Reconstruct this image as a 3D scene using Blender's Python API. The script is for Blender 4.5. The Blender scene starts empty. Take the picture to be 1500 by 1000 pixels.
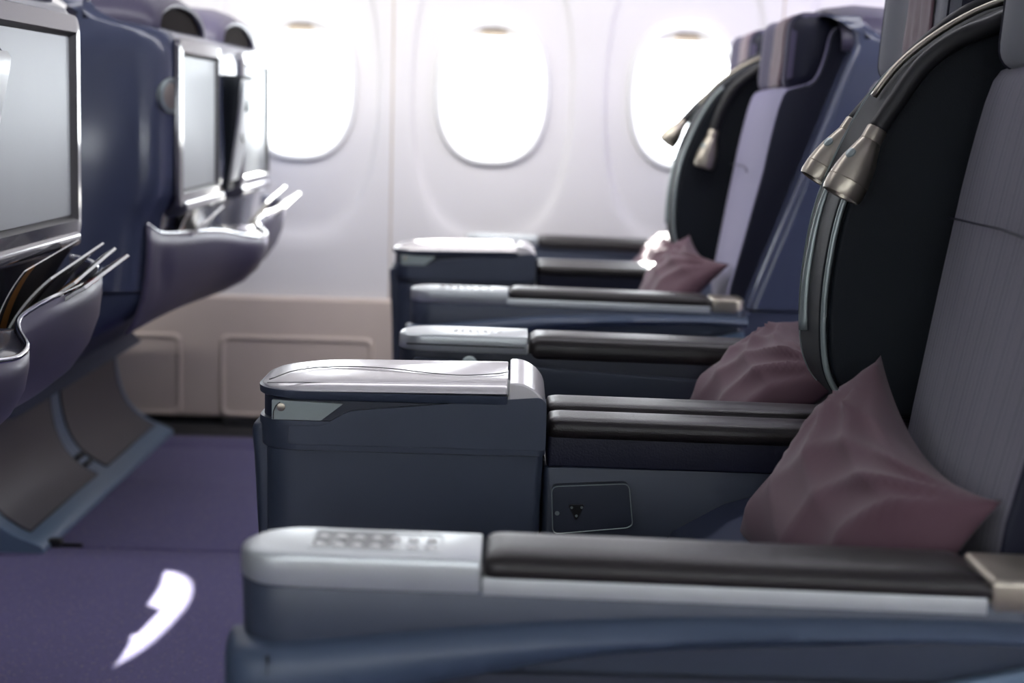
import bpy, bmesh, math, random
from mathutils import Vector, Matrix
random.seed(4)
S = bpy.context.scene
C = bpy.context.collection
PI = math.pi

# ------------------------------------------------------------------ camera
th = math.atan(335/2360); ro = .027
Fw = Vector((0, math.cos(th), -math.sin(th))); U0 = Vector((0, math.sin(th), math.cos(th))); R0 = Vector((1, 0, 0))
Rv = R0*math.cos(ro) + U0*math.sin(ro); Uv = -R0*math.sin(ro) + U0*math.cos(ro)
cam = bpy.data.cameras.new('camera'); co = bpy.data.objects.new('camera', cam); C.objects.link(co)
M = Matrix((Rv, Uv, -Fw)).transposed().to_4x4(); M.translation = Vector((0, 0, .97)); co.matrix_world = M
cam.sensor_width = 36; cam.lens = 36*2360/1500; cam.clip_start = .02
cam.dof.use_dof = True; cam.dof.focus_distance = 2.0; cam.dof.aperture_fstop = 4.0
S.camera = co

# ------------------------------------------------------------------ world, sun, lamps, exposure
w = bpy.data.worlds.new('sky'); S.world = w; w.use_nodes = True
bg = w.node_tree.nodes['Background']; bg.inputs[0].default_value = (.93, .96, 1, 1); bg.inputs[1].default_value = 12
sd = bpy.data.lights.new('sun', 'SUN'); sd.energy = 60; sd.angle = math.radians(.6); sd.color = (1, .97, .92)
so = bpy.data.objects.new('sun', sd); C.objects.link(so); so.location = (0, 9, 4)
so.rotation_euler = Vector((-.055, -1, -.525)).to_track_quat('-Z', 'Y').to_euler()
def area(name, loc, target, sx, sy, e, col, portal=False):
    l = bpy.data.lights.new(name, 'AREA'); l.shape = 'RECTANGLE'; l.size = sx; l.size_y = sy; l.energy = e; l.color = col
    if portal: l.cycles.is_portal = True
    o = bpy.data.objects.new(name, l); C.objects.link(o); o.location = loc
    o.rotation_euler = (Vector(target)-Vector(loc)).to_track_quat('-Z', 'Y').to_euler(); return o
area('aisle_ceiling_lamp', (-.3, 2.95, 2.12), (-.3, 2.95, 0), 6, .30, 34, (.96, .95, 1.0))
area('far_sidewall_lamp', (-1.9, 3.80, 1.62), (-1.9, 4.85, .75), 4.6, .10, 34, (1, .985, .97))
area('sidewall_mood_lamp', (2.3, 3.80, 1.62), (2.3, 4.85, .75), 3.4, .10, 20, (.84, .76, 1.0))
area('near_aisle_ceiling_lamp', (0, .7, 2.12), (0, .9, 0), 6, .35, 3, (.9, .94, 1.0))
area('near_sidewall_fill', (.2, .55, 1.60), (.2, -.45, .8), 4.4, .10, 9, (.9, .96, 1.0))  # added unseen fill, bounced off the near wall onto camera-facing sides
S.cycles.caustics_reflective = False; S.cycles.caustics_refractive = False
S.view_settings.view_transform = 'Standard'; S.view_settings.look = 'None'
S.view_settings.exposure = 0; S.view_settings.gamma = 1; S.view_settings.use_curve_mapping = False

# ------------------------------------------------------------------ materials
def mat(name, col, rough=.5, metal=0, var=.08, vscale=12, bump=0, bscale=200, coat=0, spec=.5, sheen=0, hook=None):
    m = bpy.data.materials.new(name); m.use_nodes = True; nt = m.node_tree; b = nt.nodes['Principled BSDF']
    b.inputs['Roughness'].default_value = rough; b.inputs['Metallic'].default_value = metal
    b.inputs['Coat Weight'].default_value = coat; b.inputs['Coat Roughness'].default_value = .12
    b.inputs['Specular IOR Level'].default_value = spec
    b.inputs['Sheen Weight'].default_value = sheen
    tc = nt.nodes.new('ShaderNodeTexCoord')
    n = nt.nodes.new('ShaderNodeTexNoise'); n.inputs['Scale'].default_value = vscale; n.inputs['Detail'].default_value = 4
    nt.links.new(tc.outputs['Object'], n.inputs['Vector'])
    mx = nt.nodes.new('ShaderNodeMix'); mx.data_type = 'RGBA'
    mx.inputs[6].default_value = tuple(c*(1-var) for c in col)+(1,); mx.inputs[7].default_value = tuple(min(1, c*(1+var)) for c in col)+(1,)
    nt.links.new(n.outputs['Fac'], mx.inputs[0])
    out = mx.outputs[2]
    if hook: out = hook(nt, tc, out)
    nt.links.new(out, b.inputs['Base Color'])
    if bump:
        n2 = nt.nodes.new('ShaderNodeTexNoise'); n2.inputs['Scale'].default_value = bscale; n2.inputs['Detail'].default_value = 3
        nt.links.new(tc.outputs['Object'], n2.inputs['Vector'])
        bp = nt.nodes.new('ShaderNodeBump'); bp.inputs['Strength'].default_value = bump; bp.inputs['Distance'].default_value = .002
        nt.links.new(n2.outputs['Fac'], bp.inputs['Height']); nt.links.new(bp.outputs[0], b.inputs['Normal'])
    return m
def stripes(axis, freq, thr, dark, axis2=None):
    def h(nt, tc, out):
        sp = nt.nodes.new('ShaderNodeSeparateXYZ'); nt.links.new(tc.outputs['Object'], sp.inputs[0])
        a = nt.nodes.new('ShaderNodeMath'); a.operation = 'MULTIPLY'; a.inputs[1].default_value = freq
        nt.links.new(sp.outputs[axis], a.inputs[0])
        f = nt.nodes.new('ShaderNodeMath'); f.operation = 'FRACT'; nt.links.new(a.outputs[0], f.inputs[0])
        g = nt.nodes.new('ShaderNodeMath'); g.operation = 'LESS_THAN'; g.inputs[1].default_value = thr; nt.links.new(f.outputs[0], g.inputs[0])
        a2 = nt.nodes.new('ShaderNodeMath'); a2.operation = 'MULTIPLY'; a2.inputs[1].default_value = freq*.31
        nt.links.new(sp.outputs[axis], a2.inputs[0])
        f2 = nt.nodes.new('ShaderNodeMath'); f2.operation = 'FRACT'; nt.links.new(a2.outputs[0], f2.inputs[0])
        s = nt.nodes.new('ShaderNodeMath'); s.operation = 'MULTIPLY'; nt.links.new(g.outputs[0], s.inputs[0]); nt.links.new(f2.outputs[0], s.inputs[1])
        m = nt.nodes.new('ShaderNodeMix'); m.data_type = 'RGBA'; m.inputs[7].default_value = dark+(1,)
        nt.links.new(s.outputs[0], m.inputs[0]); nt.links.new(out, m.inputs[6]); return m.outputs[2]
    return h
def speckle(scale, thr, col):
    def h(nt, tc, out):
        v = nt.nodes.new('ShaderNodeTexVoronoi'); v.inputs['Scale'].default_value = scale; nt.links.new(tc.outputs['Object'], v.inputs['Vector'])
        g = nt.nodes.new('ShaderNodeMath'); g.operation = 'LESS_THAN'; g.inputs[1].default_value = thr; nt.links.new(v.outputs['Distance'], g.inputs[0])
        m = nt.nodes.new('ShaderNodeMix'); m.data_type = 'RGBA'; m.inputs[7].default_value = col+(1,)
        nt.links.new(g.outputs[0], m.inputs[0]); nt.links.new(out, m.inputs[6]); return m.outputs[2]
    return h
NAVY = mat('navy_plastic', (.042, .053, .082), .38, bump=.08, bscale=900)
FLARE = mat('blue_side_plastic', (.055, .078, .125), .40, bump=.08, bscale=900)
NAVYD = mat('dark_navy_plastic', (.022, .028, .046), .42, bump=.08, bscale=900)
SHELL = mat('blue_grey_lacquer', (.06, .072, .125), .22, coat=.35)
SHELL2 = mat('blue_grey_matt_plastic', (.045, .056, .10), .5, spec=.3)
SHELLP = mat('purple_grey_lacquer', (.075, .066, .11), .42, coat=.1)
BASEB = mat('steel_blue_plastic', (.13, .19, .27), .32)
BASEG = mat('grey_brown_laminate', (.085, .078, .085), .42, bump=.05)
GLOSS = mat('glossy_grey_plastic', (.075, .073, .095), .12, coat=.5)
LID = mat('silver_lavender_lacquer', (.74, .71, .71), .26, var=.02, metal=.35)
METAL = mat('satin_metal', (.60, .63, .63), .34, metal=.6, var=.04)
METALW = mat('warm_satin_metal', (.42, .38, .31), .33, metal=.9, var=.04)
CHROME = mat('polished_metal', (.75, .76, .78), .10, metal=1, var=.02)
TRIM = mat('grey_green_trim', (.30, .35, .34), .3, metal=.4, var=.04)
LEATH = mat('dark_brown_leather', (.016, .013, .013), .33, spec=.4, bump=.25, bscale=500)
LEATHN = mat('dark_navy_leather', (.009, .010, .024), .5, spec=.3, bump=.25, bscale=400)
LEATHB = mat('blue_leather', (.045, .062, .11), .5, bump=.2, bscale=400)
BLACKL = mat('black_blue_leather', (.009, .012, .016), .62, spec=.22, bump=.2, bscale=500)
BLACK = mat('black_plastic', (.008, .008, .009), .35)
RUBB = mat('black_rubber', (.010, .010, .011), .5)
FAB = mat('grey_pinstripe_fabric', (.12, .108, .155), .9, bump=.5, bscale=1200, sheen=.3, hook=stripes(1, 75, .22, (.03, .028, .06)))
FABH = mat('grey_melange_fabric', (.15, .155, .18), .95, bump=.5, bscale=1500, sheen=.3, var=.2, vscale=700)
FABD = mat('melange_fabric_purple_lit', (.060, .050, .105), .85, bump=.4, bscale=1500, sheen=.2)  # headrest cloth with the purple cabin light put into its colour
FABP = mat('pinstripe_fabric_lavender_lit', (.20, .18, .33), .8, bump=.3, bscale=1200, sheen=.4)  # seat back cloth with the lavender light put into its colour
MAUVE = mat('mauve_cloth', (.12, .06, .078), .85, bump=.3, bscale=1500, sheen=.4)
PILM = mat('mauve_pillowcase', (.10, .045, .062), .75, bump=.15, bscale=1500, sheen=.12)
WALL = mat('cream_white_sidewall', (.80, .78, .77), .42, var=.02, vscale=3)
RING = mat('white_window_frame', (.86, .86, .84), .3, var=.02)
DADO = mat('beige_dado_panel', (.64, .54, .47), .45, var=.04)
DARKB = mat('opening_shade_brown', (.018, .014, .013), .95, spec=.1)
DARKG = mat('dark_gap', (.02, .02, .022), .7)
CARP = mat('purple_carpet', (.072, .060, .165), .95, var=.75, vscale=260, bump=.8, bscale=700, sheen=.15, hook=speckle(90, .17, (.24, .18, .17)))
SCREEN = mat('silver_screen_film', (.30, .32, .33), .4, metal=.5, var=.03)
SHADE = mat('cream_shade', (.9, .87, .83), .5)
TAN = mat('tan_handle', (.55, .45, .33), .5)
PAPER = mat('white_page_edges', (.85, .85, .82), .6)
COVD = mat('dark_magazine_cover', (.03, .03, .03), .25, hook=stripes(1, 9, .3, (.5, .22, .06)))
COVR = mat('red_black_magazine_cover', (.03, .03, .03), .25, hook=stripes(1, 14, .4, (.35, .03, .03)))
COVG = mat('grey_magazine_cover', (.28, .26, .25), .25, hook=stripes(1, 11, .5, (.05, .05, .06)))
COVW = mat('white_brochure_cover', (.75, .74, .72), .35)
BLOCK = mat('light_block_grey', (.16, .16, .19), .6)
CEIL = mat('ceiling_panel', (.75, .75, .76), .6)
glass = bpy.data.materials.new('window_glass'); glass.use_nodes = True
nt = glass.node_tree; nt.nodes.clear()
o_ = nt.nodes.new('ShaderNodeOutputMaterial'); t_ = nt.nodes.new('ShaderNodeBsdfTransparent'); g_ = nt.nodes.new('ShaderNodeBsdfGlossy')
g_.inputs['Roughness'].default_value = .02; mx_ = nt.nodes.new('ShaderNodeMixShader'); mx_.inputs[0].default_value = .06
t_.inputs[0].default_value = (.97, .98, .98, 1)
nt.links.new(t_.outputs[0], mx_.inputs[1]); nt.links.new(g_.outputs[0], mx_.inputs[2]); nt.links.new(mx_.outputs[0], o_.inputs[0])

# ------------------------------------------------------------------ mesh helpers
def obj(name, bm, m, parent=None, sharp=35, bevel=0, seg=3, base=None, limit=30):
    me = bpy.data.meshes.new(name); bmesh.ops.recalc_face_normals(bm, faces=bm.faces)
    if parent is not None and base is None:
        p = parent
        while p.parent: p = p.parent
        base = tuple(BASES.get(p.name, p.location))
    if base: bmesh.ops.translate(bm, vec=-Vector(base), verts=bm.verts)
    bm.to_mesh(me); bm.free()
    for p in me.polygons: p.use_smooth = True
    if sharp < 180: me.set_sharp_from_angle(angle=math.radians(sharp))
    for mm in (m if isinstance(m, (list, tuple)) else [m]): me.materials.append(mm)
    o = bpy.data.objects.new(name, me); C.objects.link(o)
    if parent is not None: o.parent = parent
    if bevel:
        b = o.modifiers.new('bevel', 'BEVEL'); b.width = bevel; b.segments = seg; b.limit_method = 'ANGLE'; b.angle_limit = math.radians(limit); b.harden_normals = True
    return o
BASES = {}
def thing(name, label, cat, loc, group=None):
    o = bpy.data.objects.new(name, None); C.objects.link(o); o.location = loc; o.empty_display_size = .1
    o['label'] = label; o['category'] = cat
    if group: o['group'] = group
    BASES[o.name] = loc
    return o
def struct(o): o['kind'] = 'structure'; return o
def sm(pts, n=8, closed=False):
    """Catmull-Rom through points"""
    P = [Vector(p) for p in pts]; out = []; N = len(P)
    for i in range(N if closed else N-1):
        a = P[(i-1) % N] if closed or i > 0 else P[0]*2-P[1]; b = P[i]; c = P[(i+1) % N]
        d = P[(i+2) % N] if closed or i+2 < N else P[-1]*2-P[-2]
        for k in range(n):
            t = k/n; out.append(.5*((2*b)+(c-a)*t+(2*a-5*b+4*c-d)*t*t+(3*b-a-3*c+d)*t**3))
    if not closed: out.append(P[-1])
    return out
def prism(bm, poly, y0, y1, axis='y'):
    """poly in (x,z) extruded along y (or (x,y) along z, or (y,z) along x)"""
    f = {'y': lambda p, t: (p[0], t, p[1]), 'z': lambda p, t: (p[0], p[1], t), 'x': lambda p, t: (t, p[0], p[1])}[axis]
    a = [bm.verts.new(f(p, y0)) for p in poly]; b = [bm.verts.new(f(p, y1)) for p in poly]; n = len(poly)
    bm.faces.new(a); bm.faces.new(b[::-1])
    for i in range(n): bm.faces.new((a[i], b[i], b[(i+1) % n], a[(i+1) % n]))
    return bm
def rnd(poly, r, n=5):
    """round the corners of a 2-D polygon; r a number or a list"""
    out = []; N = len(poly)
    for i, p in enumerate(poly):
        rr = r[i] if isinstance(r, (list, tuple)) else r
        p = Vector(p[:2]); a = Vector(poly[i-1][:2])-p; b = Vector(poly[(i+1) % N][:2])-p
        rr = min(rr, a.length*.49, b.length*.49)
        if rr < 1e-5: out.append(tuple(p)); continue
        s = p+a.normalized()*rr; e = p+b.normalized()*rr
        for k in range(n+1):
            t = k/n; q = s*(1-t)**2+p*2*t*(1-t)+e*t*t; out.append(tuple(q))
    return out
def box(bm, x0, x1, y0, y1, z0, z1): return prism(bm, [(x0, z0), (x1, z0), (x1, z1), (x0, z1)], y0, y1)
def B(): return bmesh.new()
def rings(bm, R, close_ends=True, closed=True):
    V = [[bm.verts.new(p) for p in r] for r in R]; n = len(V[0])
    for i in range(len(V)-1):
        for k in range(n if closed else n-1):
            bm.faces.new((V[i][k], V[i][(k+1) % n], V[i+1][(k+1) % n], V[i+1][k]))
    if close_ends and closed: bm.faces.new(V[0][::-1]); bm.faces.new(V[-1])
    return V
def tube(bm, pts, r, n=10, flat=1.0, closed=False):
    P = [Vector(p) for p in pts]; R = []; N = len(P); up = Vector((0, 0, 1)); last = None
    for i, p in enumerate(P):
        t = (P[(i+1) % N]-P[i-1]) if closed else (P[min(i+1, N-1)]-P[max(i-1, 0)])
        t.normalize()
        if last is None:
            s = t.cross(up); s = s if s.length > .1 else t.cross(Vector((0, 1, 0)))
        else: s = last - t*last.dot(t)
        s.normalize(); last = s; u = s.cross(t)
        rr = r[i] if isinstance(r, (list, tuple)) else r
        R.append([p+s*math.cos(2*PI*k/n)*rr+u*math.sin(2*PI*k/n)*rr*flat for k in range(n)])
    if closed: R.append(R[0]); rings(bm, R, False)
    else: rings(bm, R)
    return bm
def lathe(bm, prof, o, ax, n=24):
    ax = Vector(ax).normalized(); s = ax.orthogonal().normalized(); u = ax.cross(s); o = Vector(o)
    rings(bm, [[o+ax*h+(s*math.cos(2*PI*k/n)+u*math.sin(2*PI*k/n))*r for k in range(n)] for h, r in prof]); return bm
def plan(x0, x1, y0, y1, rs, n=6):
    """plan rounded rectangle; rs radii at (x0,y0),(x1,y0),(x1,y1),(x0,y1)"""
    out = []
    for (cx, cy, sx, sy, a0), r in zip(((x0, y0, 1, 1, PI), (x1, y0, -1, 1, 1.5*PI), (x1, y1, -1, -1, 0), (x0, y1, 1, -1, .5*PI)), rs):
        r = max(r, 1e-4)
        for k in range(n+1):
            a = a0+k/n*PI/2; out.append((cx+sx*r+math.cos(a)*r, cy+sy*r+math.sin(a)*r))
    return out
def loft(bm, levels, n=6):
    """levels: (z, x0, x1, y0, y1, radii)"""
    rings(bm, [[(x, y, z) for x, y in plan(x0, x1, y0, y1, rs, n)] for z, x0, x1, y0, y1, rs in levels]); return bm
def lofted(bm, x0, x1, y0, y1, z0, z1, rs, e=.006, m=4):
    """plan-rounded block with softly rounded top and bottom edges"""
    L = []
    for k in range(m+1):
        a = k/m*PI/2; d = e*(1-math.sin(a)); z = z0+e*(1-math.cos(a)); L.append((z, x0+d, x1-d, y0+d, y1-d, [max(r-d, .0005) for r in rs]))
    for k in range(m+1):
        a = PI/2-k/m*PI/2; d = e*(1-math.sin(a)); z = z1-e*(1-math.cos(a)); L.append((z, x0+d, x1-d, y0+d, y1-d, [max(r-d, .0005) for r in rs]))
    return loft(bm, L)

# ================================================================== THE CABIN
WP = .575; WX0 = -.078; WZ = 1.032
def se(a, b, t, p): # superellipse
    c, s = math.cos(t), math.sin(t)
    return (a*abs(c)**(2/p)*(1 if c >= 0 else -1), b*abs(s)**(2/p)*(1 if s >= 0 else -1))
def wall_y(z):   # sidewall leans inwards above the windows
    return 4.86 - .02*max(0, z-.4) - .22*max(0, z-1.15)**1.7
ZB, ZT = .395, 1.72
def cell_bm():
    bm = B(); N = 96; R = []
    ang = [2*PI*(k+.5)/N for k in range(N)]
    def put(f, dy):
        r = []
        for t in ang: x, z = f(t); r.append((x, wall_y(WZ+z)+dy, WZ+z))
        R.append(r)
    hole = lambda t: se(.137, .187, t, 2.5); out = lambda t: se(.172, .222, t, 2.5)
    def oval(t):
        c, s = se(.235, .44, t, 2.6)
        return c, s
    def rect(t):
        c, s = math.cos(t), math.sin(t); hx = WP/2; hz = (ZT-WZ) if s > 0 else (WZ-ZB)
        k = min(hx/abs(c) if abs(c) > 1e-6 else 9, hz/abs(s) if abs(s) > 1e-6 else 9); return c*k, s*k
    def mixf(f, g, u): return lambda t: tuple(a*(1-u)+b*u for a, b in zip(f(t), g(t)))
    put(hole, .055); put(hole, .02); put(mixf(hole, out, .6), .014); put(out, .012)
    put(mixf(out, oval, .4), .013); put(mixf(out, oval, .8), .013); put(mixf(out, oval, .95), .0125)
    put(oval, .008); put(mixf(oval, rect, .12), .001); put(mixf(oval, rect, .3), 0); put(mixf(oval, rect, .7), 0); put(rect, 0)
    # snap the corner samples on the rectangle
    VV = rings(bm, R, close_ends=False)
    for sx in (-1, 1):
        for z in (ZB, ZT):
            best = min(VV[-1], key=lambda v: (v.co.x-sx*WP/2)**2+(v.co.z-z)**2)
            best.co = (sx*WP/2, wall_y(z), z)
    return bm
cells = []
wl = struct(obj('wall_right', prism(B(), [(4.2, 4.86), (-4.2, 4.86), (-4.2, 5.0), (4.2, 5.0)], -.04, .385, 'z'), DARKG))
c0 = obj('sidewall_panel', cell_bm(), WALL, wl, sharp=50)
NW = range(-4, 7)
def dupc(o, parent, dx=0, name=None):
    c = o.copy(); C.objects.link(c); c.parent = parent; c.location = Vector(o.location)+Vector((dx, 0, 0)); return c
c0.location = (WX0, 0, 0)
for i in NW:
    if i: dupc(c0, wl, i*WP)
# windows
def make_window():
    N = 72
    e = bpy.data.objects.new('window_1', None); C.objects.link(e); e['kind'] = 'structure'
    bm = B(); pr = [(.172, .222, .012), (.174, .225, .003), (.168, .219, -.006), (.160, .211, -.008), (.153, .204, -.002), (.149, .200, .012), (.140, .190, .030)]
    yw = wall_y(WZ)
    rings(bm, [[(p[0], yw+d+(wall_y(WZ+p[1])-yw), WZ+p[1]) for p in (se(a, b, 2*PI*k/N, 2.5) for k in range(N))] for a, b, d in pr], close_ends=False)
    obj('window_frame', bm, RING, e, sharp=180, base=(0, 0, 0))
    bm = B(); pr = [(.142, .192, .028), (.137, .187, .055), (.137, .187, .075)]
    rings(bm, [[(p[0], yw+d, WZ+p[1]) for p in (se(a, b, 2*PI*k/N, 2.5) for k in range(N))] for a, b, d in pr], close_ends=False)
    obj('window_reveal', bm, RING, e, sharp=180, base=(0, 0, 0))
    bm = B(); prism(bm, [(p[0], WZ+p[1]) for p in (se(.139, .189, 2*PI*k/N, 2.5) for k in range(N))], yw+.068, yw+.071)
    obj('window_pane', bm, glass, e, base=(0, 0, 0))
    bm = B(); prism(bm, [(p[0], WZ+p[1]) for p in [se(.139, .189, t*PI/40+.0, 2.5) for t in range(0, 41)] if p[1] > .158], yw+.040, yw+.044)
    obj('window_shade', bm, SHADE, e, base=(0, 0, 0), bevel=.001)
    bm = B(); lofted(bm, -.035, .035, yw+.02, yw+.041, WZ+.166, WZ+.178, [.008]*4, .004)
    obj('shade_handle', bm, TAN, e, base=(0, 0, 0)); return e
w1 = make_window()
kids = list(w1.children)
for n, i in enumerate(NW):
    if n == 0: w1.location = (WX0+i*WP, 0, 0); continue
    e = w1.copy(); C.objects.link(e); e.name = 'window_%d' % (n+1); e.location = (WX0+i*WP, 0, 0)
    for k in kids: c = k.copy(); C.objects.link(c); c.parent = e
# seams between the double sidewall panels
k = 0
for sx in (-.375-2.3, -.375-1.15, -.375, -.375+1.15, -.375+2.3):
    k += 1
    bm = B(); pts = [(sx-(.02 if z < .6 else 0)*0, wall_y(z)-.0005, z) for z in [ZB+j*(ZT-ZB)/20 for j in range(21)]]
    tube(bm, pts, .0032, 8, .5); struct(obj('trim_%d' % k, bm, mat('seam_strip', (.62, .55, .47), .5), sharp=180))
# opposite sidewall: same panels turned round, behind the camera
wn = struct(obj('wall_left', prism(B(), [(4.2, -.48), (-4.2, -.48), (-4.2, -.44), (4.2, -.44)], .02, .40, 'z'), DADO))
for i in NW:
    c = c0.copy(); C.objects.link(c); c.parent = wn; c.rotation_euler = (0, 0, PI); c.location = (WX0+i*WP, 4.42, 0)
wnw = []
for n, i in enumerate(NW):
    e = w1.copy(); C.objects.link(e); e.name = 'window_%d' % (n+14); e.location = (WX0+i*WP, 4.42, 0); e.rotation_euler = (0, 0, PI)
    for k in kids: c = k.copy(); C.objects.link(c); c.parent = e
# dado panel (lower side wall) with moulded fields
bm = B()
prof = [(4.845, .40), (4.836, .392), (4.834, .30), (4.834, .034), (4.84, .028), (4.95, .028), (4.95, .40)]
prism(bm, prof, -4.2, 4.2, 'x')
da = struct(obj('trim_8', bm, DADO)); da.name = 'baseboard_right'
def field(x0, x1, z0, z1):
    bm = B(); N = rnd([(x0, z0), (x1, z0), (x1, z1), (x0, z1)], .025, 6)
    n = len(N); cx, cz = (x0+x1)/2, (z0+z1)/2
    R = []
    for s, dy in ((.0, 0.0005), (-.004, -.006), (-.008, -.0075), (-.012, -.006), (-.016, .0), (-.019, .0005)):
        R.append([(p[0]+(s if p[0] > cx else -s), 4.834+dy, p[1]+(s if p[1] > cz else -s)) for p in N])
    rings(bm, R, close_ends=False)
    return obj('moulding', bm, DADO, da, sharp=180, base=(0, 0, 0))
for x0, x1 in ((-1.46, -1.0), (-.886, -.418), (-.31, .16), (.26, .72)): field(x0, x1, .028, .282)
# short grey brackets in the dark gap under the dado
for x in (-1.35, -.78, -.2):
    bm = B(); prism(bm, rnd([(x-.10, .026), (x-.08, .006), (x+.08, .006), (x+.10, .026)], .003), 4.81, 4.835)
    obj('vent_foot', bm, DARKG, da, base=(0, 0, 0))
# dark strip along the wall foot, painted as the shadow gap
struct(obj('baseboard_gap_shade', box(B(), -4.2, 4.2, 4.70, 4.86, .0, .004), DARKG)).name = 'baseboard_shade'
# floor with carpet
struct(obj('floor', box(B(), -4.2, 4.2, -.5, 4.95, -.05, 0), DARKG))
def carpet(y0, y1):
    bm = B(); lofted(bm, -4.1, 4.1, y0, y1, -.004, .003, [.001]*4, .002, 2); return bm
fl = bpy.data.objects['floor']
for y0, y1 in ((-.4, .9), (.904, 3.425), (3.431, 4.50), (4.506, 4.66)):
    obj('carpet_strip', carpet(y0, y1), CARP, fl, base=(0, 0, 0))
# ceiling, bins, rear wall, light-blocking front panel
struct(obj('ceiling', box(B(), -4.2, 4.2, -.5, 4.95, 2.2, 2.26), CEIL))
bm = B(); prism(bm, rnd([(4.95, 1.70), (4.30, 1.64), (4.02, 1.78), (4.0, 2.0), (4.15, 2.2), (4.95, 2.2)], .04), -4.2, 4.2, 'x')
struct(obj('trim_6', bm, CEIL))
bm = B(); prism(bm, rnd([(-.53, 1.70), (.12, 1.64), (.40, 1.78), (.42, 2.0), (.27, 2.2), (-.53, 2.2)], .04), -4.2, 4.2, 'x')
struct(obj('trim_7', bm, CEIL))
struct(obj('front_light_block', box(B(), -2.46, -2.4, -.6, 5.0, 0, 2.2), BLOCK))  # unseen bulkhead added to cut the light from the windows ahead
struct(obj('wall_back', box(B(), 4.2, 4.26, -.6, 5.0, 0, 2.2), WALL))

# ================================================================== DOUBLE SEAT (built at the near pair's place)
L0 = (.55, 1.93, 0)
PX, PY = 1.56, -1.96          # row pitch, pair pitch: shell data below were measured on the window unit ahead
seat = thing('double_seat', 'near navy double seat unit with grey pinstripe backs and steel armrests in the foreground', 'aircraft seat', L0, 'double seat units')
def fw(bm):  # move shell data to the near pair
    bmesh.ops.translate(bm, vec=(PX, PY, 0), verts=bm.verts); return bm

# ---- shell -------------------------------------------------------
def shell_parts(root):
    out = []
    Y0, Y1 = 3.27, 4.60
    xr = [(.585, -.750), (.60, -.748), (.64, -.744), (.70, -.738), (.74, -.728), (.765, -.712), (.785, -.702), (.83, -.698), (1.07, -.698), (1.095, -.702), (1.112, -.712), (1.122, -.73), (1.127, -.755), (1.135, -.79), (1.15, -.822), (1.168, -.850), (1.178, -.868), (1.182, -.885)]
    def xf(z): return -1.09+(z-.59)*.36 if z < 1.12 else -.897-(z-1.12)*.1
    lv = []
    for z, x in xr:
        d = 0 if z < 1.08 else .35*(z-1.08)
        if z > 1.17: d += .01
        lv.append((z, xf(z), x, Y0+d, Y1-d, [.02, .075, .075, .02]))
    sh = obj('seat_shell', fw(loft(B(), lv, 8)), SHELL, root, sharp=60); out.append(sh)
    xl = [(.30, -1.30, -1.05), (.33, -1.34, -1.08), (.36, -1.36, -1.06), (.40, -1.38, -1.00), (.44, -1.38, -.94), (.475, -1.36, -.88), (.51, -1.30, -.82), (.54, -1.2, -.775), (.565, -1.12, -.757), (.580, -1.10, -.753)]
    lv = [(z, a, b, Y0+.004+max(0, .47-z)*.25, Y1-.004-max(0, .47-z)*.1, [.03, .07, .07, .03]) for z, a, b in xl]
    out.append(obj('lower_shell', fw(loft(B(), lv, 8)), SHELL2, root, sharp=60))
    return sh
# ---- base --------------------------------------------------------
def base_parts(root):
    prof = sm([(-.995, .0), (-1.003, .018), (-1.06, .042), (-1.112, .08), (-1.145, .135), (-1.160, .20), (-1.160, .25), (-1.140, .31), (-1.09, .355), (-1.02, .39)], 4)
    poly = [(p[0], p[1]) for p in prof]+[(-1.10, .42), (-1.40, .42), (-1.44, .30), (-1.44, 0)]
    b = obj('seat_base', fw(prism(B(), poly, 3.37, 4.69)), BASEB, root, bevel=.006)
    for y0, y1 in ((3.43, 3.99), (4.09, 4.64)):
        bm = B(); P = [p for p in prof if .030 < p[1] < .36]
        R = []
        for p in P:
            R.append([(p[0]+.0035, y0, p[1]+.002), (p[0]+.0035, y1, p[1]+.002), (p[0]-.01, y1, p[1]), (p[0]-.01, y0, p[1])])
        rings(bm, R); obj('base_panel', fw(bm), BASEG, b, bevel=.002)
        bm = B()
        pts = [(p[0]+.002, y0-.003, p[1]) for p in P[::-1]]+[(p[0]+.002, y1+.003, p[1]) for p in P]
        tube(bm, pts, .003, 6, closed=True); obj('panel_gap', fw(bm), BLACK, b, sharp=180)
    for k in range(2):
        bm = B(); box(bm, -1.078-.022*k-.006, -1.078-.022*k+.006, 4.01, 4.07, .040+.015*k, .058+.017*k); obj('slot', fw(bm), (BLACK, BLACK)[k], b, bevel=.001)
    # floor track fitting
    bm = B(); lofted(bm, -1.03, -.975, 3.42, 3.45, .0, .018, [.006]*4, .004); lofted(bm, -1.0, -.93, 3.43, 3.442, .0, .009, [.004]*4, .002)
    obj('track_fitting', fw(bm), BLACK, b, base=None)
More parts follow.
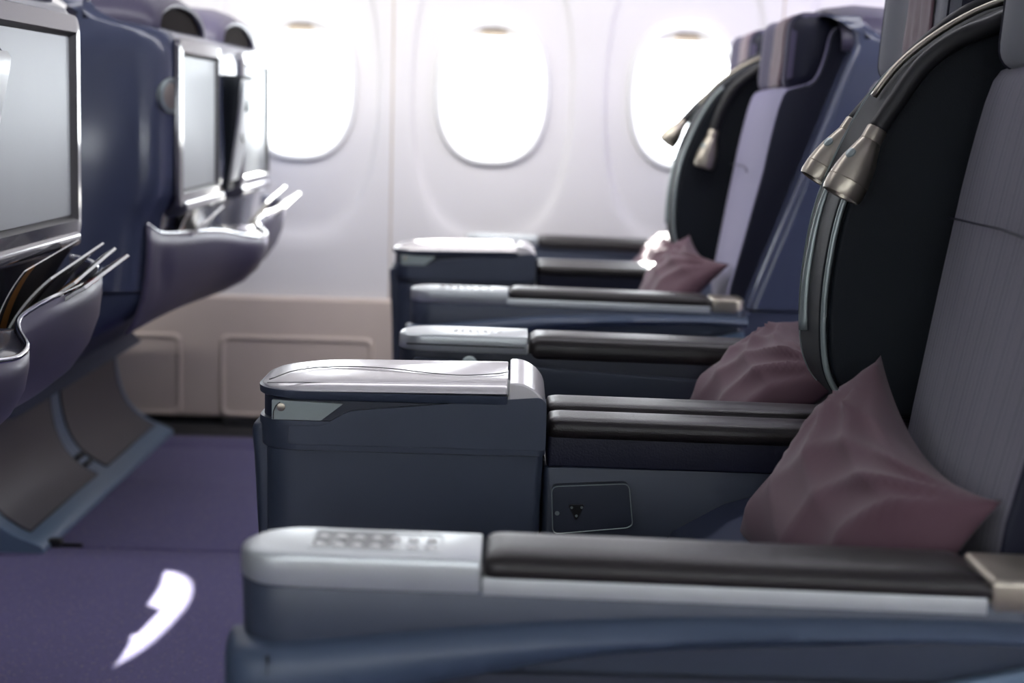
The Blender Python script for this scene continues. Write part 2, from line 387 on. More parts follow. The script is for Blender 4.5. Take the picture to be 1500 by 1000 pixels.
# ---- shell rear: screens, handset, pockets -------------------------
def rear_parts(root, sh):
    for y0, y1 in ((3.345, 3.745), (4.09, 4.50)):
        z0, z1 = .785, 1.075
        # raised glossy surround
        o = rnd([(y0-.03, z0-.03), (y1+.03, z0-.03), (y1+.03, z1+.028), (y0-.03, z1+.028)], .03, 6)
        i = rnd([(y0, z0), (y1, z0), (y1, z1), (y0, z1)], .006, 6)
        bm = B(); rings(bm, [[(X, *p) for p in q] for X, q in ((-.700, o), (-.691, [((a-(y0+y1)/2)*.985+(y0+y1)/2, (b-.93)*.985+.93) for a, b in o]), (-.688, i), (-.6975, i))], close_ends=False)
        sc = obj('screen_surround', fw(bm), GLOSS, sh, sharp=50)
        i2 = rnd([(y0+.0, z0), (y1-.0, z0), (y1-.0, z1), (y0, z1)], .004, 6)
        i3 = rnd([(y0+.012, z0+.008), (y1-.018, z0+.008), (y1-.018, z1-.008), (y0+.012, z1-.008)], .004, 6)
        bm = B(); rings(bm, [[(X, *p) for p in q] for X, q in ((-.6885, i), (-.6965, i3), (-.6975, i3))], close_ends=False)
        obj('screen_border', fw(bm), BLACK, sh, sharp=50)
        bm = B(); prism(bm, i3, -.6975, -.6960, 'x'); obj('screen', fw(bm), SCREEN, sh)
    # tray stowage ledge below the screens
    for y0, y1 in ((3.36, 3.80), (4.06, 4.50)):
        bm = B(); prism(bm, rnd([(-.74, .735), (-.700, .738), (-.684, .748), (-.684, .764), (-.70, .772), (-.74, .772)], .006), y0, y1)
        obj('tray_ledge', fw(bm), GLOSS, sh, bevel=.004)
    # handset column between the screens
    bm = B(); R = []
    for z, x1, a in ((.765, -.697, .050), (.80, -.692, .058), (.86, -.680, .072), (.93, -.666, .088), (1.0, -.656, .102), (1.03, -.653, .105), (1.040, -.660, .100)):
        R.append([(x, y, z) for x, y in plan(-.705, x1, 3.94-a, 3.94+a, [.003, (x1+.705)*.5, (x1+.705)*.5, .003])])
    rings(bm, R); h = obj('handset_cradle', fw(bm), BLACKL, root, sharp=50)
    bm = B(); R = []
    for z, x0, a in ((.79, -.690, .048), (.86, -.677, .066), (.93, -.663, .082), (1.0, -.653, .095), (1.022, -.650, .097), (1.03, -.654, .094)):
        R.append([(x, y, z) for x, y in plan(x0-.010, x0+.004, 3.945-a, 3.945+a, [.002, .0065, .0065, .002])])
    rings(bm, R); obj('handset', fw(bm), METAL, h, sharp=50)
    bm = B(); lathe(bm, [(0, .016), (.0025, .016), (.003, .012)], (-.6655, 3.925, .895), (1, 0, .18)); obj('handset_button', fw(bm), BLACK, h)
    bm = B(); lofted(bm, -.6545, -.6495, 3.90, 3.985, .955, .985, [.002]*4, .001, 2); obj('handset_display', fw(bm), TRIM, h)
    # coat hook disc on the rounded corner
    c = Vector((-.7060, 3.3125, .985)); ax = Vector((.9, -.43, 0))
    bm = B(); lathe(bm, [(-.01, .037), (.0015, .037), (.003, .035), (.0032, .030), (.0015, .028), (.004, .0)][:-1], c, ax, 28)
    ck = obj('coat_hook', fw(bm), TRIM, root)
    bm = B(); lathe(bm, [(.0005, .027), (.002, .026), (.003, .018), (.0033, .004)], c, ax, 24); obj('hook_cap', fw(bm), METALW, ck)
    # pocket flap
    rim = [(-.75, 3.285, .725), (-.737, 3.35, .703), (-.712, 3.48, .695), (-.684, 3.62, .69), (-.664, 3.72, .68), (-.642, 3.80, .667), (-.618, 3.87, .658), (-.610, 3.93, .655), (-.618, 3.99, .66), (-.645, 4.045, .672), (-.652, 4.08, .685), (-.636, 4.16, .70), (-.628, 4.30, .705), (-.636, 4.42, .71), (-.665, 4.51, .715), (-.72, 4.57, .72)]
    Rm = sm(rim, 4)
    bm = B(); cols = []
    for p in Rm:
        bx = -.80; col = []
        for u, vz in ((0, 0), (.0, .15), (.03, .32), (.12, .50), (.28, .68), (.50, .82), (.75, .93), (1, 1.0)):
            z = p.z*(1-vz)+.495*vz
            x = p.x*(1-u)+bx*u
            if p.y < 3.4: x = min(x, -.745+.0*u) if u > 0 else x
            y = p.y + (3.93-p.y)*.02*u
            col.append((x, y, z))
        cols.append(col)
    rings(bm, cols, closed=False)
    fl = obj('pocket_flap', fw(bm), SHELLP, root, sharp=180)
    s = fl.modifiers.new('thick', 'SOLIDIFY'); s.thickness = .006; s.offset = 0
    bm = B(); tube(bm, Rm, .0042, 8); obj('pocket_rim', fw(bm), CHROME, fl, sharp=180)
    # bottle tray in the middle lobe
    bm = B(); top = [(p.x-.004, p.y, p.z-.006) for p in Rm if 3.78 <= p.y <= 4.06]
    n = len(top); V = [bm.verts.new(p) for p in top]; V2 = [bm.verts.new((-.745, p[1], p[2]-.004)) for p in top]
    for k in range(n-1): bm.faces.new((V[k], V[k+1], V2[k+1], V2[k]))
    tr = obj('bottle_tray', fw(bm), GLOSS, fl); s = tr.modifiers.new('thick', 'SOLIDIFY'); s.thickness = .004
    bm = B(); lathe(bm, [(-.004, .036), (.004, .038), (.008, .036), (.0085, .030), (.002, .026), (.001, .004)], (-.672, 3.925, .655), (.05, 0, 1), 28); obj('bottle_ring', fw(bm), BLACKL, fl)
    # hoods over the two headrests, grab openings filled dark to stand for shade
    for yc in (3.575, 4.285):
        bm = B(); R = []
        for X, s_, zt in ((-.92, 1.0, 1.205), (-.86, 1.0, 1.214), (-.80, .98, 1.210), (-.765, .94, 1.198), (-.735, .88, 1.178)):
            r = []
            for k in range(21):
                a = PI*k/20; r.append((X, yc-.27*s_*math.cos(a), 1.112+(zt-1.112)*math.sin(a)**.75))
            R.append(r)
        rings(bm, R, closed=False); hd = obj('headrest_hood', fw(bm), SHELLP, sh, sharp=180)
        so_ = hd.modifiers.new('thick', 'SOLIDIFY'); so_.thickness = .010; so_.offset = 0
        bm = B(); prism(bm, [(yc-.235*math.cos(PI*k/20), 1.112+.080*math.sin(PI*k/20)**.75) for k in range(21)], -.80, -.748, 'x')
        obj('opening_shade', fw(bm), DARKB, hd)
SH = shell_parts(seat); base_parts(seat); rear_parts(seat, SH)
front_children = list(seat.children)        # everything the rows ahead show

# ---- armrest on the outer (near) side ----------------------------------
def pad(bm, x0, x1, y0, y1, z0, z1, sl=0, e=.010):
    lofted(bm, x0, x1, y0, y1, z0, z1, [.012]*4, e, 6)
    for v in bm.verts: v.co.z += sl*(v.co.x-x0)
    return bm
def slope(bm, s, xr=-.2):
    for v in bm.verts: v.co.z += s*(v.co.x-xr)
    return bm
SL = -.014
body = obj('armrest', slope(loft(B(), [(z, x0, x1, y0, y1, [.045, .02, .02, .045]) for z, x0, x1, y0, y1 in (
    (.0, -.16, .458, 1.262, 1.33), (.30, -.18, .458, 1.255, 1.33), (.50, -.205, .458, 1.252, 1.335), (.54, -.216, .458, 1.250, 1.335), (.587, -.217, .458, 1.248, 1.333), (.5905, -.215, .458, 1.25, 1.331))], 8), 0), NAVY, seat, sharp=50)
# swept flare that runs along the outside
up = sm([(-.226, .541), (-.158, .546), (-.021, .562), (.088, .571), (.198, .575), (.35, .577), (.46, .575)], 6)
lo = sm([(.46, .556), (.36, .559), (.254, .554), (.144, .548), (.062, .539), (-.02, .522), (-.075, .509), (-.15, .485), (-.228, .45)], 6)
bm = B(); N = len(up); R = []
for k in range(N):
    a = up[k]; t = k/(N-1)*(len(lo)-1); i = int(t); f_ = t-i; q = lo[::-1]; b = q[min(i, len(q)-1)]*(1-f_)+q[min(i+1, len(q)-1)]*f_
    x = a.x; # find lower edge at this x
    zz = None
    for j in range(len(q)-1):
        if q[j].x <= x <= q[j+1].x: zz = q[j].y+(q[j+1].y-q[j].y)*(x-q[j].x)/max(q[j+1].x-q[j].x, 1e-6)
    if zz is None: zz = q[0].y if x < q[0].x else q[-1].y
    nose = min(1, max(.0, (x+.226)/.05)); yo = 1.226+.03*(1-math.sqrt(max(0, 1-(1-nose)**2)))
    R.append([(x, 1.30, a.y-.001), (x, yo+.022, a.y), (x, yo+.008, a.y-.004*1), (x, yo+.001, a.y-.012), (x, yo, a.y*.5+zz*.5), (x, yo+.005, zz+.006), (x, yo+.018, zz), (x, 1.30, zz-.001)])
rings(bm, R); obj('side_flare', bm, FLARE, body, sharp=70)
bm = B(); tube(bm, [(-.187, 1.2285, z) for z in (.470, .50, .525, .540)], .0012, 6); obj('flare_joint', bm, BLACK, body)
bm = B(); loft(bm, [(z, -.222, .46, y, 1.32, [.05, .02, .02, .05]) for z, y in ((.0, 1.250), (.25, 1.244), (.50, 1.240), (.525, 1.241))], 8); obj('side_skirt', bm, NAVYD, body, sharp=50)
bm = B(); prism(bm, rnd([(.20, .505), (.455, .562), (.455, .40), (.20, .40)], .01), 1.232, 1.245)
for v in bm.verts: v.co.z -= .012
obj('rear_fairing', bm, BASEB, body, bevel=.003)
bm = B(); tube(bm, [(.36, 1.231, .512), (.455, 1.231, .534)], .0022, 8); obj('fairing_strip', bm, METAL, body)
# steel front cap with key pad recess
def cap(x0, x1, y0, y1, z0, z1, rad=.042):
    bm = B(); L = []
    rs = [rad, .002, .002, rad]
    L.append((z0, x0+.002, x1, y0+.001, y1-.001, rs))
    L.append((z0+.002, x0, x1, y0, y1, rs))
    H_ = z1-z0
    for k in range(1, 7):
        a = k/6*PI/2; d = .003*(1-math.cos(a)); L.append((z0+H_*.72+H_*.28*math.sin(a), x0+d*5, x1, y0+d, y1-d, [max(rad-d, .002), .002, .002, max(rad-d, .002)]))
    loft(bm, L, 8); return bm
def keypad(parent, x0, x1, y0, y1, z):
    bm = B()
    o = rnd([(x0, y0), (x1, y0), (x1, y1), (x0, y1)], .006, 4); i = rnd([(x0+.003, y0+.003), (x1-.003, y0+.003), (x1-.003, y1-.003), (x0+.003, y1-.003)], .005, 4)
    rings(bm, [[(*p, zz) for p in q] for zz, q in ((z-.001, o), (z+.0012, o), (z+.0012, i), (z-.001, i))], close_ends=False)
    slope(bm, SL); r = obj('key_pad', bm, METAL, parent, sharp=50)
    bm = B(); prism(bm, i, z+.0001, z+.0006, 'z'); slope(bm, SL); obj('key_pad_floor', bm, mat('key_pad_grey', (.16, .17, .17), .3), parent)
    for a in range(7):
        for b in range(2):
            cx = x0+.010+a*(x1-x0-.02)/6; cy = y0+.012+b*(y1-y0)*.42
            bm = B(); lathe(bm, [(0, .0045), (.0016, .0043), (.0022, .0030)], (cx, cy, z+.0004), (0, 0, 1), 10); slope(bm, SL); obj('key', bm, RING, parent)
cp = obj('armrest_cap', slope(cap(-.218, -.0205, 1.248, 1.334, .590, .6175), SL*.8, -.2), METAL, body, sharp=50)
keypad(body, -.162, -.052, 1.266, 1.324, .6172)
obj('trim_rail', slope(lofted(B(), -.0185, .386, 1.2475, 1.262, .590, .604, [.001]*4, .001), SL), METAL, body)
obj('end_cap', slope(lofted(B(), .3885, .455, 1.2475, 1.333, .590, .620, [.004,.02,.02,.004], .006), SL), METALW, body)
bm = B(); loft(bm, [(z, x0, x1, y0, y1, [.012]*4) for z, x0, x1, y0, y1 in ((.603, -.0175, .4, 1.2495, 1.333), (.606, -.0185, .4, 1.248, 1.334), (.612, -.0185, .394, 1.2475, 1.335), (.617, -.0175, .388, 1.249, 1.334), (.621, -.014, .38, 1.254, 1.330), (.6235, -.008, .372, 1.264, 1.321), (.6245, .002, .36, 1.278, 1.308))], 8)
obj('armrest_pad', slope(bm, SL*1.1), LEATH, body, sharp=180)

# ---- inner armrest on the far side ------------------------------------
body2 = obj('armrest', loft(B(), [(z, x0, x1, y0, y1, [.03, .02, .02, .03]) for z, x0, x1, y0, y1 in (
    (.0, -.15, .60, 2.51, 2.59), (.50, -.175, .60, 2.505, 2.60), (.585, -.178, .60, 2.50, 2.605), (.5965, -.177, .60, 2.501, 2.604))], 8), NAVYD, seat, sharp=50)
bm = B(); prism(bm, rnd([(-.155, .20), (.60, .20), (.60, .545), (-.155, .588)], .01), 2.494, 2.505); obj('side_panel', bm, NAVY, body2, bevel=.003)
obj('armrest_cap', slope(cap(-.180, .0245, 2.499, 2.606, .597, .624, .045), SL*.6), METAL, body2, sharp=50)
bm = B(); tube(bm, [(-.165, 2.4995, .6075), (.02, 2.4995, .6055)], .0012, 6); obj('cap_groove', bm, BLACK, body2)
keypad(body2, -.10, -.01, 2.53, 2.58, .6232)
bm = B(); loft(bm, [(z+.0, x0, x1, y0, y1, [.014]*4) for z, x0, x1, y0, y1 in ((.590, .029, .47, 2.501, 2.604), (.597, .0265, .472, 2.498, 2.606), (.612, .0265, .47, 2.4975, 2.607), (.620, .029, .466, 2.501, 2.604), (.6255, .036, .458, 2.51, 2.596), (.6275, .05, .44, 2.53, 2.58))], 8)
obj('armrest_pad', slope(bm, SL), LEATH, body2, sharp=180)
bm = B(); lathe(bm, [(0, .013), (.006, .013), (.009, .010), (.0095, .003)], (-.066, 2.496, .578), (0, -1, .15), 24); obj('recline_knob', bm, TRIM, body2)

# ---- centre console ----------------------------------------------------
con = obj('console', loft(B(), [(z, x0, x1, 1.875, 2.055, [.045, .012, .012, .045]) for z, x0, x1 in ((0, -.275, .036), (.30, -.290, .037), (.46, -.297, .038), (.54, -.2975, .040), (.561, -.298, .041), (.5665, -.297, .040))], 8), NAVY, seat, sharp=50)
bm = B(); loft(bm, [(z, x0, x0+.03, 1.895, 2.06, [.012]*4) for z, x0 in ((0, -.287), (.30, -.297), (.46, -.302), (.55, -.307), (.585, -.310), (.592, -.308), (.5945, -.304))], 6)
obj('front_plate', bm, NAVY, con, sharp=60)
bm = B(); loft(bm, [(z, x0, .043, 1.868, 2.06, [.048, .012, .012, .048]) for z, x0 in ((.5685, -.298), (.571, -.3005), (.60, -.302), (.6035, -.301))], 10)
obj('console_box', bm, NAVY, con, sharp=50)
# band with the latch recess: polygonal side cheek
bm = B(); prism(bm, rnd([(-.190, .617), (-.222, .598), (-.262, .598), (-.262, .575), (.043, .575), (.043, .632), (.036, .639), (-.0, .636)], [.01, .01, .003, .003, .003, .006, .006, .003]), 1.8672, 1.90)
obj('side_cheek', bm, NAVY, con, bevel=.0007)
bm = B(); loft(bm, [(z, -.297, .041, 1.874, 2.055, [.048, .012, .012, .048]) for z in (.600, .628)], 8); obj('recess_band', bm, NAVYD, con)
bm = B(); prism(bm, rnd([(-.281, .6045), (-.223, .6045), (-.197, .625), (-.281, .628)], .0012), 1.868, 1.874); lt = obj('latch_plate', bm, TRIM, con, bevel=.001)
bm = B(); lathe(bm, [(0, .0050), (.0010, .0050), (.0014, .004)], (-.270, 1.868, .6195), (0, -1, 0), 16); obj('latch_screw', bm, METALW, con)
bm = B(); tube(bm, [(-.279, 1.8676, .605), (-.279, 1.8676, .614), (-.276, 1.8676, .621), (-.271, 1.8676, .6255)], .0006, 5); obj('latch_groove', bm, BLACK, con)
bm = B(); loft(bm, [(z, x0, -.003, y0, y1, [.060, .004, .004, .060]) for z, x0, y0, y1 in ((.6285, -.300, 1.868, 2.062), (.631, -.303, 1.865, 2.064), (.6395, -.3035, 1.8645, 2.065))], 10); obj('lid_base', bm, NAVY, con, sharp=50)
lidp = [(.640, -.302, 1.866, 2.064), (.6435, -.3005, 1.8675, 2.062), (.6475, -.292, 1.874, 2.056), (.651, -.275, 1.886, 2.046), (.653, -.25, 1.90, 2.034)]
bm = B(); loft(bm, [(z, x0, -.004, y0, y1, [.070, .003, .003, .070]) for z, x0, y0, y1 in lidp], 10); slope(bm, .012); lid = obj('console_lid', bm, LID, con, sharp=60)
bm = B(); pts = [(x, y, z) for x, y, z in sm([(-.286, 1.885, .6505), (-.26, 1.935, .654), (-.21, 1.965, .6545), (-.15, 1.955, .6545), (-.10, 1.925, .6545), (-.06, 1.912, .6545), (-.02, 1.925, .6545), (-.005, 1.94, .6545)], 6)]
tube(bm, pts, .0012, 6, .5); slope(bm, .012); obj('lid_line', bm, BLACK, lid, sharp=180)
bm = B(); tube(bm, [(-.288, 1.879, .6475), (-.25, 1.8785, .6485), (-.005, 1.8785, .6485)], .0009, 6, .5); slope(bm, .012); obj('lid_line', bm, BLACK, lid)
# lid hinge hump
bm = B(); P = rnd([(-.0015, .628), (-.0015, .6555), (.014, .6555), (.032, .646), (.043, .630), (.043, .610), (.02, .610)], [.002, .004, .012, .012, .01, .003, .003], 6)
prism(bm, P, 1.868, 2.060); obj('lid_hinge', bm, LID, con, bevel=.003)
# twin pads behind the console and the leather box under them
for y0, y1, z in ((1.880, 1.955, .611), (1.970, 2.052, .613)):
    bm = B(); loft(bm, [(zz, .0455+a, .46, y0+d, y1-d, [.012]*4) for zz, a, d in ((z-.022, 0, .003), (z-.016, 0, 0), (z-.007, 0, 0), (z-.002, .002, .004), (z+.0, .006, .010), (z+.0008, .014, .02))], 6)
    obj('console_pad', slope(bm, SL*.8, .045), LEATH, con, sharp=180)
obj('pad_box', slope(lofted(B(), .045, .50, 1.888, 2.045, .552, .596, [.006]*4, .003), SL*.6, .045), LEATHN, con)
obj('console_wall', lofted(B(), .0415, .60, 1.895, 2.04, .0, .551, [.01]*4, .003), NAVY, con)
bm = B(); prism(bm, rnd([(.052, .530), (.144, .536), (.150, .486), (.144, .482), (.055, .472)], [.008, .008, .006, .006, .008]), 1.879, 1.896)
sk = obj('socket_box', bm, NAVYD, con, bevel=.0015)
bm = B(); q = rnd([(.052, .530), (.144, .536), (.150, .486), (.144, .482), (.055, .472)], [.008, .008, .006, .006, .008]); tube(bm, [(p[0], 1.8785, p[1]) for p in q], .0007, 5, closed=True); obj('socket_edge', bm, TRIM, con)
bm = B(); prism(bm, rnd([(.072, .5085), (.092, .5095), (.0825, .489)], .003), 1.8765, 1.8795); obj('socket', bm, BLACK, con, bevel=.0005)
for x, z in ((.0765, .5055), (.0885, .5060), (.0825, .4955)):
    bm = B(); lathe(bm, [(0, .0016), (.0008, .0016)], (x, 1.8765, z), (0, -1, 0), 10); obj('socket_hole', bm, DARKG if False else TRIM, con)
bm = B(); lathe(bm, [(0, .0028), (.0008, .0026)], (.0595, 1.879, .4975), (0, -1, 0), 14); obj('socket_screw', bm, TRIM, con)

# ---- privacy divider ------------------------------------------------------
outl = [(.425, .615), (.400, .634), (.381, .655), (.369, .685), (.364, .735), (.366, .795), (.377, .866), (.401, .934), (.431, .995), (.470, 1.045), (.535, 1.092), (.60, 1.118), (.66, 1.12)]
curve = sm([(x, z, 0) for x, z in outl], 5)
poly = [(p.x, p.y) for p in curve]+[(.67, 1.0), (.60, .75), (.56, .62)]
div = obj('privacy_divider', prism(B(), poly, 1.900, 2.035), BLACKL, seat, bevel=.006)
inn = [(p.x+.006, p.y) for p in curve]
# near cushion face, slightly proud
def inset(P, d):
    out = []
    for k, p in enumerate(P):
        a = P[max(k-1, 0)]; b = P[min(k+1, len(P)-1)]; t = Vector((b[0]-a[0], b[1]-a[1])).normalized(); out.append((p[0]+t.y*d, p[1]-t.x*d))
    return out
cu = inset([(p.x, p.y) for p in curve], .010)
for y0, y1 in ((1.886, 1.902), (2.033, 2.047)):
    bm = B(); prism(bm, cu+[(.66, 1.0), (.595, .75), (.555, .625)], y0, y1); obj('divider_cushion', bm, BLACKL, div, bevel=.005)
tr = inset([(p.x, p.y) for p in curve], .004)[:46]
for y in (1.8935, 2.041):
    bm = B(); tube(bm, [(p[0], y, p[1]) for p in tr], .0045, 8, .8); obj('divider_trim', bm, TRIM, div, sharp=180)
arc = [(p.x-.004, 1.962, p.y+.006) for p in curve if p.y > .99]
bm = B(); tube(bm, arc, .007, 10, .6); obj('top_arc', bm, METALW, div, sharp=180)
g = [(p.x-.001, 1.985, p.y) for p in curve if .71 < p.y < .90]
bm = B(); tube(bm, g, [.0040+.0045*(1-k/(len(g)-1)) for k in range(len(g))], 10, 1.0); obj('grip_strip', bm, TRIM, div, sharp=180)
st = [(p.x-.0005, 2.034, p.y) for p in curve if .64 < p.y < 1.06]
bm = B(); tube(bm, st, .0009, 5); obj('stitching', bm, TRIM, div)

# ---- seat backs, cushions, headrests ---------------------------------------
def backrest(y0, y1):
    bm = B(); fr = sm([(.440, .44), (.455, .55), (.463, .62), (.478, .72), (.495, .83), (.512, .93), (.534, 1.02), (.560, 1.038), (.596, 1.052), (.616, 1.10), (.625, 1.145), (.642, 1.165)], 3)
    bk = [(.66, 1.13), (.655, 1.08), (.60, .88), (.545, .70), (.52, .44)]
    n = 12; R = []
    poly = [(p.x, p.y) for p in fr]+bk
    for k in range(n+1):
        y = y0+(y1-y0)*k/n; t = abs(2*k/n-1)
        R.append([(p[0]-.006*(1-t**2.5)-.020*max(0, min(1, (.86-p[1])/.24))*(1-k/n) if i < len(fr) else p[0], y, p[1]) for i, p in enumerate(poly)])
    rings(bm, R)
    nf = len(fr)
    o = obj('backrest', bm, [FAB, LEATHN], seat, sharp=60, bevel=.012, seg=3, limit=50)
    for p in o.data.polygons:
        if abs(p.normal.y) > .8: p.material_index = 1
    return o
b1 = backrest(1.395, 1.845); b2 = backrest(2.085, 2.49)
# seams across the seat back
for b, y0, y1 in ((b1, 1.40, 1.84), (b2, 2.09, 2.485)):
    bm = B(); tube(bm, [(.470, y0+.02, .860), (.468+.012, y0+.1, .865), (.488, (y0+y1)/2, .867), (.488, y1-.02, .866)], .0012, 5); obj('seam', bm, LEATHN, b)
for y0, y1 in ((1.36, 1.87), (2.07, 2.49)):
    bm = B(); lofted(bm, -.03, .47, y0, y1,  .34, .440, [.05, .02, .02, .05], .035, 6); obj('seat_cushion', bm, LEATHN, seat, sharp=60)
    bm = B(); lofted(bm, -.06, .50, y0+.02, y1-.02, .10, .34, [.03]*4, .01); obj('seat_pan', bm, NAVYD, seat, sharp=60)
def headrest(yc, dx=0, hw=.215):
    z0, z1, xb = 1.030, 1.190, .640+dx
    def section(u, grow=0):
        a = abs(u); e = max(0, (a-.82)/.18); sh = .030*(1-math.sqrt(max(0, 1-e*e)))     # rounded ends
        xf = .552+dx-.014*min(1, max(0, (a-.35)/.35))**2+.010*e
        q = rnd([(xf+.018*0-.004+sh-grow, z0+sh-grow), (xb-sh-.02, z0+sh-grow), (xb+.012-sh, z1-sh+grow), (xf+.006+sh-grow, z1-sh+grow)], [.030, .03, .035, .032], 6)
        return q
    bm = B(); R = []; n = 28
    for k in range(n+1):
        u = -math.cos(PI*k/n)*.5*.35+(2*k/n-1)*.825
        R.append([(p[0], yc+u*hw, p[1]) for p in section(u)])
    rings(bm, R); h = obj('headrest', bm, [FABH, LEATHN], seat, sharp=45)
    for p in h.data.polygons:
        if abs(p.normal.y) > .6: p.material_index = 1
    h.data.materials[0] = FABH
    # piping where the front cloth meets the side leather
    for u in (-.86, .86):
        bm = B(); tube(bm, [(p[0], yc+u*hw, p[1]) for p in section(u, .0005)], .0016, 6, closed=True); obj('piping', bm, LEATHN, h, sharp=180)
    bm = B(); R = []
    for k in range(13):
        u = -.34+.68*k/12; q = section(u, .003+.0010*math.sin(k*1.9))
        q = q[21:28][::1] + q[0:3]
        # order: top rear -> top front -> down the front face
        q = section(u, .003+.0010*math.sin(k*1.9)); q = q[17:28]+[(q[27][0]*(1-t)+q[0][0]*t-.0022*math.sin(t*7+k*1.3)*t, q[27][1]*(1-t)+q[0][1]*t) for t in (.2, .4, .6, .8, 1.0)]+[(q[0][0]-.002, q[0][1]-.018)]
        R.append([(p[0], yc+u*hw, p[1]) for p in q])
    rings(bm, R, closed=False); c = obj('headrest_cloth', bm, MAUVE, h, sharp=180)
    s = c.modifiers.new('thick', 'SOLIDIFY'); s.thickness = .0025; s.offset = 0
    return h
h1 = headrest(1.62, -.010); h2 = headrest(2.285, .004)

# ---- reading lamps ----------------------------------------------------
def lamp(root, path, head, mouth, base):
    bm = B(); tube(bm, sm(path, 6), .0115, 12); n = obj('lamp_neck', bm, RUBB, root, sharp=180, base=base)
    a = Vector(head); d = (Vector(mouth)-a); L = d.length; d.normalize(); k = L/.095
    bm = B(); lathe(bm, [(-.002, .0105), (0, .0122), (.016*k, .0125), (.0165*k, .0118), (.017*k, .0126), (.03*k, .0160), (.044*k, .0200), (.058*k, .0225), (.0720*k, .0240), (.0725*k, .0234), (.073*k, .0241), (.088*k, .0240), (.093*k, .0225), (.092*k, .0190), (.080*k, .017)], a, d, 28)
    h = obj('lamp_head', bm, METALW, n, sharp=50, base=base)
    side = Vector((-1, -.75, .35)); side = (side-d*side.dot(d)).normalized(); p = a+d*.043*k+side*.0185
    bm = B(); lathe(bm, [(-.002, .0062), (.0022, .0062), (.003, .005)], p, side-d*.25, 18); obj('lamp_button', bm, TRIM, n, base=base)
lamp(seat, [(.58, 1.875, 1.105), (.538, 1.870, 1.083), (.500, 1.868, 1.067), (.462, 1.866, 1.038), (.432, 1.866, .994), (.412, 1.864, .962)], (.412, 1.864, .962), (.372, 1.858, .884), L0)
lamp(seat, [(.60, 2.055, 1.125), (.555, 2.06, 1.105), (.505, 2.065, 1.062), (.460, 2.066, 1.010), (.427, 2.064, .970)], (.427, 2.064, .970), (.380, 2.06, .893), L0)

# ---- copies: window pair and the two units ahead -------------------------------
def copy_tree(o, parent=None):
    c = o.copy(); C.objects.link(c); c.parent = parent
    for ch in list(o.children): copy_tree(ch, c)
    return c
seat2 = seat.copy(); C.objects.link(seat2); seat2.location = Vector(L0)+Vector((.010, 1.96, 0))
seat2['label'] = 'double seat unit by the windows, right of centre, slim seat backs before a blue shell'
lampkids = [o for o in seat.children if o.name.startswith('lamp_neck')]
for ch in list(seat.children):
    if ch not in lampkids:
        c = copy_tree(ch, seat2)
        if ch.name.startswith('headrest'): c.location.x += .014
        if ch.name.startswith(('headrest', 'backrest')):
            c.material_slots[0].link = 'OBJECT'; c.material_slots[0].material = FABD if ch.name.startswith('headrest') else FABP  # window pair cloth swapped for copies tinted by the light there
        if ch is body2: c.location += Vector((.03, .12, 0))
L2 = tuple(seat2.location)
lamp(seat2, [(.59, 3.825, 1.105), (.545, 3.828, 1.075), (.505, 3.83, 1.04), (.478, 3.83, .99), (.462, 3.83, .94)], (.462, 3.83, .940), (.440, 3.825, .852), L2)
lamp(seat2, [(.60, 4.02, 1.125), (.555, 4.02, 1.10), (.505, 4.02, 1.055), (.450, 4.02, 1.005), (.408, 4.01, .960)], (.408, 4.01, .960), (.366, 4.0, .905), L2)
fr1 = seat.copy(); C.objects.link(fr1); fr1.location = Vector(L0)+Vector((-PX, 0, 0))
fr1['label'] = 'double seat unit cut off by the left edge, large silver screen on its back'
fr2 = seat.copy(); C.objects.link(fr2); fr2.location = Vector(L0)+Vector((-PX, 1.96, 0))
fr2['label'] = 'rear of the left double seat unit at the window wall, with curved grey base'
for r in (fr1, fr2):
    for ch in front_children: copy_tree(ch, r)

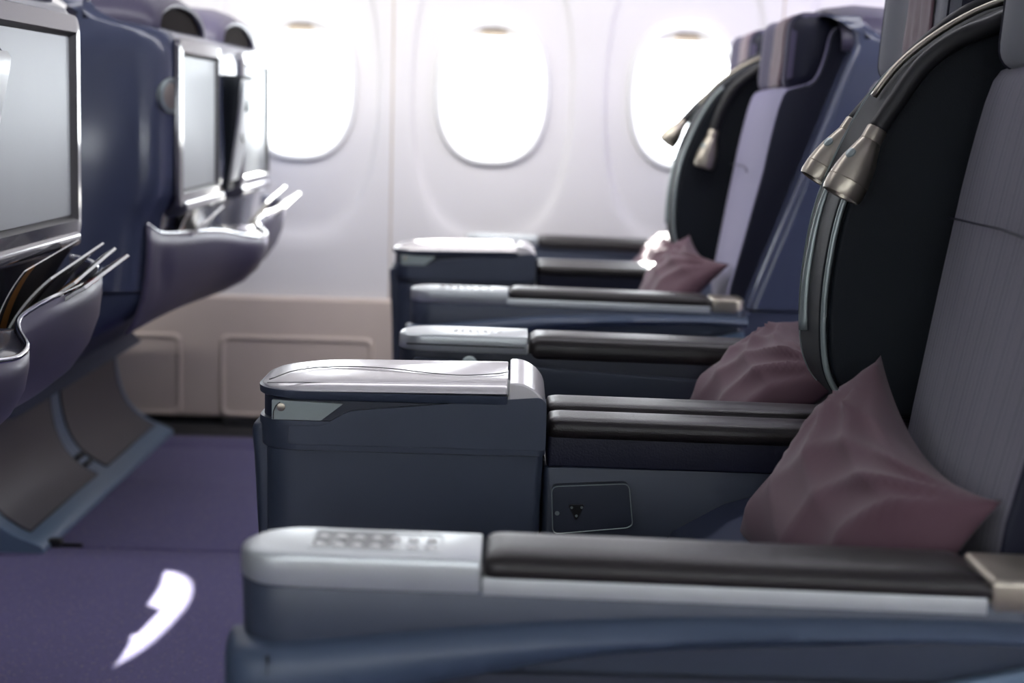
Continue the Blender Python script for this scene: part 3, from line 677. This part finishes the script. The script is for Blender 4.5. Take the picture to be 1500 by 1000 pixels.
# ================================================================== LOOSE THINGS
# ---- pillows ----
def pillow(label, corners, thick, seed, sag=.02):
    """corners: bottom-near, bottom-far, top-far, top-near (world)"""
    rr = random.Random(seed); n = 40; c = [Vector(p) for p in corners]; cen = sum(c, Vector())/4
    nrm = (c[1]-c[0]).cross(c[3]-c[0]).normalized()
    if nrm.x > 0: nrm = -nrm
    nrm = nrm
    waves = [(rr.uniform(2, 5), rr.uniform(-4, 4), rr.uniform(0, 6), rr.uniform(.5, 1)) for _ in range(5)]
    bm = B(); G = {}
    for s in (1, -1):
        for i in range(n+1):
            for j in range(n+1):
                u, v = i/n*2-1, j/n*2-1
                # pinched edges
                pu = u*(1-.10*(1-v*v)*abs(u)**3); pv = v*(1-.10*(1-u*u)*abs(v)**3)
                a, b = (pu+1)/2, (pv+1)/2
                p = c[0]*(1-a)*(1-b)+c[1]*a*(1-b)+c[2]*a*b+c[3]*(1-a)*b
                h = max(0, (1-u**4)*(1-v**4))**.62*(1-.25*(u*u+v*v)/2)
                edge = min(1, 3*(1-max(abs(u), abs(v))))
                # wrinkles radiating from the pinched corners
                wr = 0
                for cu_, cv_ in ((1, 1), (-1, 1)):
                    du, dv = u-cu_, v-cv_; r = math.hypot(du, dv); an = math.atan2(dv, du)
                    wr += (1-2*abs(math.sin(an*9+r*1.6+seed+.5*math.sin(r*4)))**.8)*math.exp(-r*.9)*min(1, r*2.0)*1.2
                for fx, fy, ph, am in waves: wr += .22*am*math.sin(fx*u+fy*v+ph+1.3*math.sin(2*u+ph))
                if s == -1 and (i in (0, n) or j in (0, n)): G[(s, i, j)] = G[(1, i, j)]; continue
                G[(s, i, j)] = bm.verts.new(p+nrm*(1 if s == 1 else -.3)*(h*thick+edge*wr*.0095)+Vector((0, 0, -sag*(1-u*u)*max(0, v)**2)))
        for i in range(n):
            for j in range(n):
                q = [G[(s, i, j)], G[(s, i+1, j)], G[(s, i+1, j+1)], G[(s, i, j+1)]]
                bm.faces.new(q if s == 1 else q[::-1])
    o = obj('pillow', bm, PILM, base=tuple(c[0]), sharp=180); o.location = c[0]
    o['label'] = label; o['category'] = 'pillow'; o['group'] = 'mauve pillows on the seats'
    return o
pillow('large crumpled mauve pillow on the nearest seat, against the pinstripe back', [(.325, 1.36, .475), (.262, 1.80, .49), (.420, 1.815, .708), (.440, 1.40, .640)], .065, 3, .03)
pillow('mauve pillow half hidden behind the dark privacy divider, on the near unit\'s far seat', [(.30, 2.12, .50), (.27, 2.48, .50), (.44, 2.46, .665), (.45, 2.10, .640)], .065, 8, 0)
pillow('small looking mauve pillow on the window unit\'s aisle seat, two peaked corners above the armrest', [(.31, 3.37, .52), (.29, 3.76, .53), (.405, 3.74, .700), (.455, 3.38, .668)], .055, 12, .02)
pillow('mauve pillow in the window seat, a pink sliver before the far divider', [(.34, 4.08, .50), (.31, 4.44, .50), (.44, 4.42, .66), (.46, 4.08, .65)], .055, 21, 0)

# ---- magazines ----
def magazine(label, near, far, cover, dx=0, dy=0, foot=(-.722, .600), th_=.004, width=None, group='magazines in the seat pockets', cat='magazine', name='magazine'):
    n = Vector(near); f = Vector(far); R1 = []; m = 12
    bx, bz = foot
    b0 = Vector((bx, n.y-.02, bz)); b1 = Vector((bx, f.y-.04, bz+.015))
    base = (bx+dx, (n.y+f.y)/2+dy, bz)
    def rows(off):
        out = []
        for k in range(m+1):
            t = k/m; row = []
            for j in range(5):
                s = j/4; top = n.lerp(f, s); bot = b0.lerp(b1, s)
                mid = Vector((bot.x*.62+top.x*.38-.012, (bot.y+top.y)/2, bot.z*.40+top.z*.60))
                p = bot*(1-t)**2+mid*2*t*(1-t)+top*t*t
                row.append(p+Vector((off*.75, 0, -off*.65)))
            out.append(row)
        return out
    def slab(o0, o1):
        bm = B(); A, Z = rows(o0), rows(o1)
        R = [[*a, *z[::-1]] for a, z in zip(A, Z)]; rings(bm, R)
        for v in bm.verts: v.co += Vector((dx, dy, 0))
        return bm
    e = thing(name, label, cat, base, group)
    obj('pages', slab(0, th_), PAPER, e, base=base)
    obj('cover', slab(th_, th_+.0006), cover, e, base=base); obj('cover', slab(-.0006, 0), cover, e, base=base)
    return e
mg = [((-.604, 2.25, .712), (-.590, 2.45, .741), COVR, .0045), ((-.618, 2.25, .718), (-.612, 2.46, .750), COVD, .004), ((-.648, 2.24, .724), (-.630, 2.46, .757), COVG, .003), ((-.678, 2.22, .735), (-.668, 2.46, .760), COVD, .0015)]
nm = ['outermost magazine with a red and black cover', 'second magazine from the front, black cover', 'third magazine from the front, thin grey cover', 'innermost leaflet with an orange striped cover']
for k, (a, b, cv, t) in enumerate(mg):
    magazine(nm[k]+', in the pocket at the left edge', a, b, cv, th_=t, foot=(-.715-.004*k, .60))
for k, (a, b, cv, t) in enumerate([mg[0][:2]+(COVW, .005), mg[2][:2]+(COVG, .004)]):
    magazine(['sunlit white magazine', 'grey magazine behind the sunlit white one'][k]+' in the pocket by the left window', a, b, cv, dx=.0, dy=1.95, th_=t, foot=(-.715-.004*k, .60))
for k, (a, b, cv, t) in enumerate([((-.705, 3.46, .735), (-.700, 3.66, .79), COVD, .005), ((-.68, 3.52, .715), (-.675, 3.72, .740), COVW, .003)]):
    magazine(['dark brown magazine leaning in the pocket under the middle screen', 'pale folded brochure beside the dark magazine under the middle screen'][k], a, b, cv, th_=t, foot=(-.728, .62))
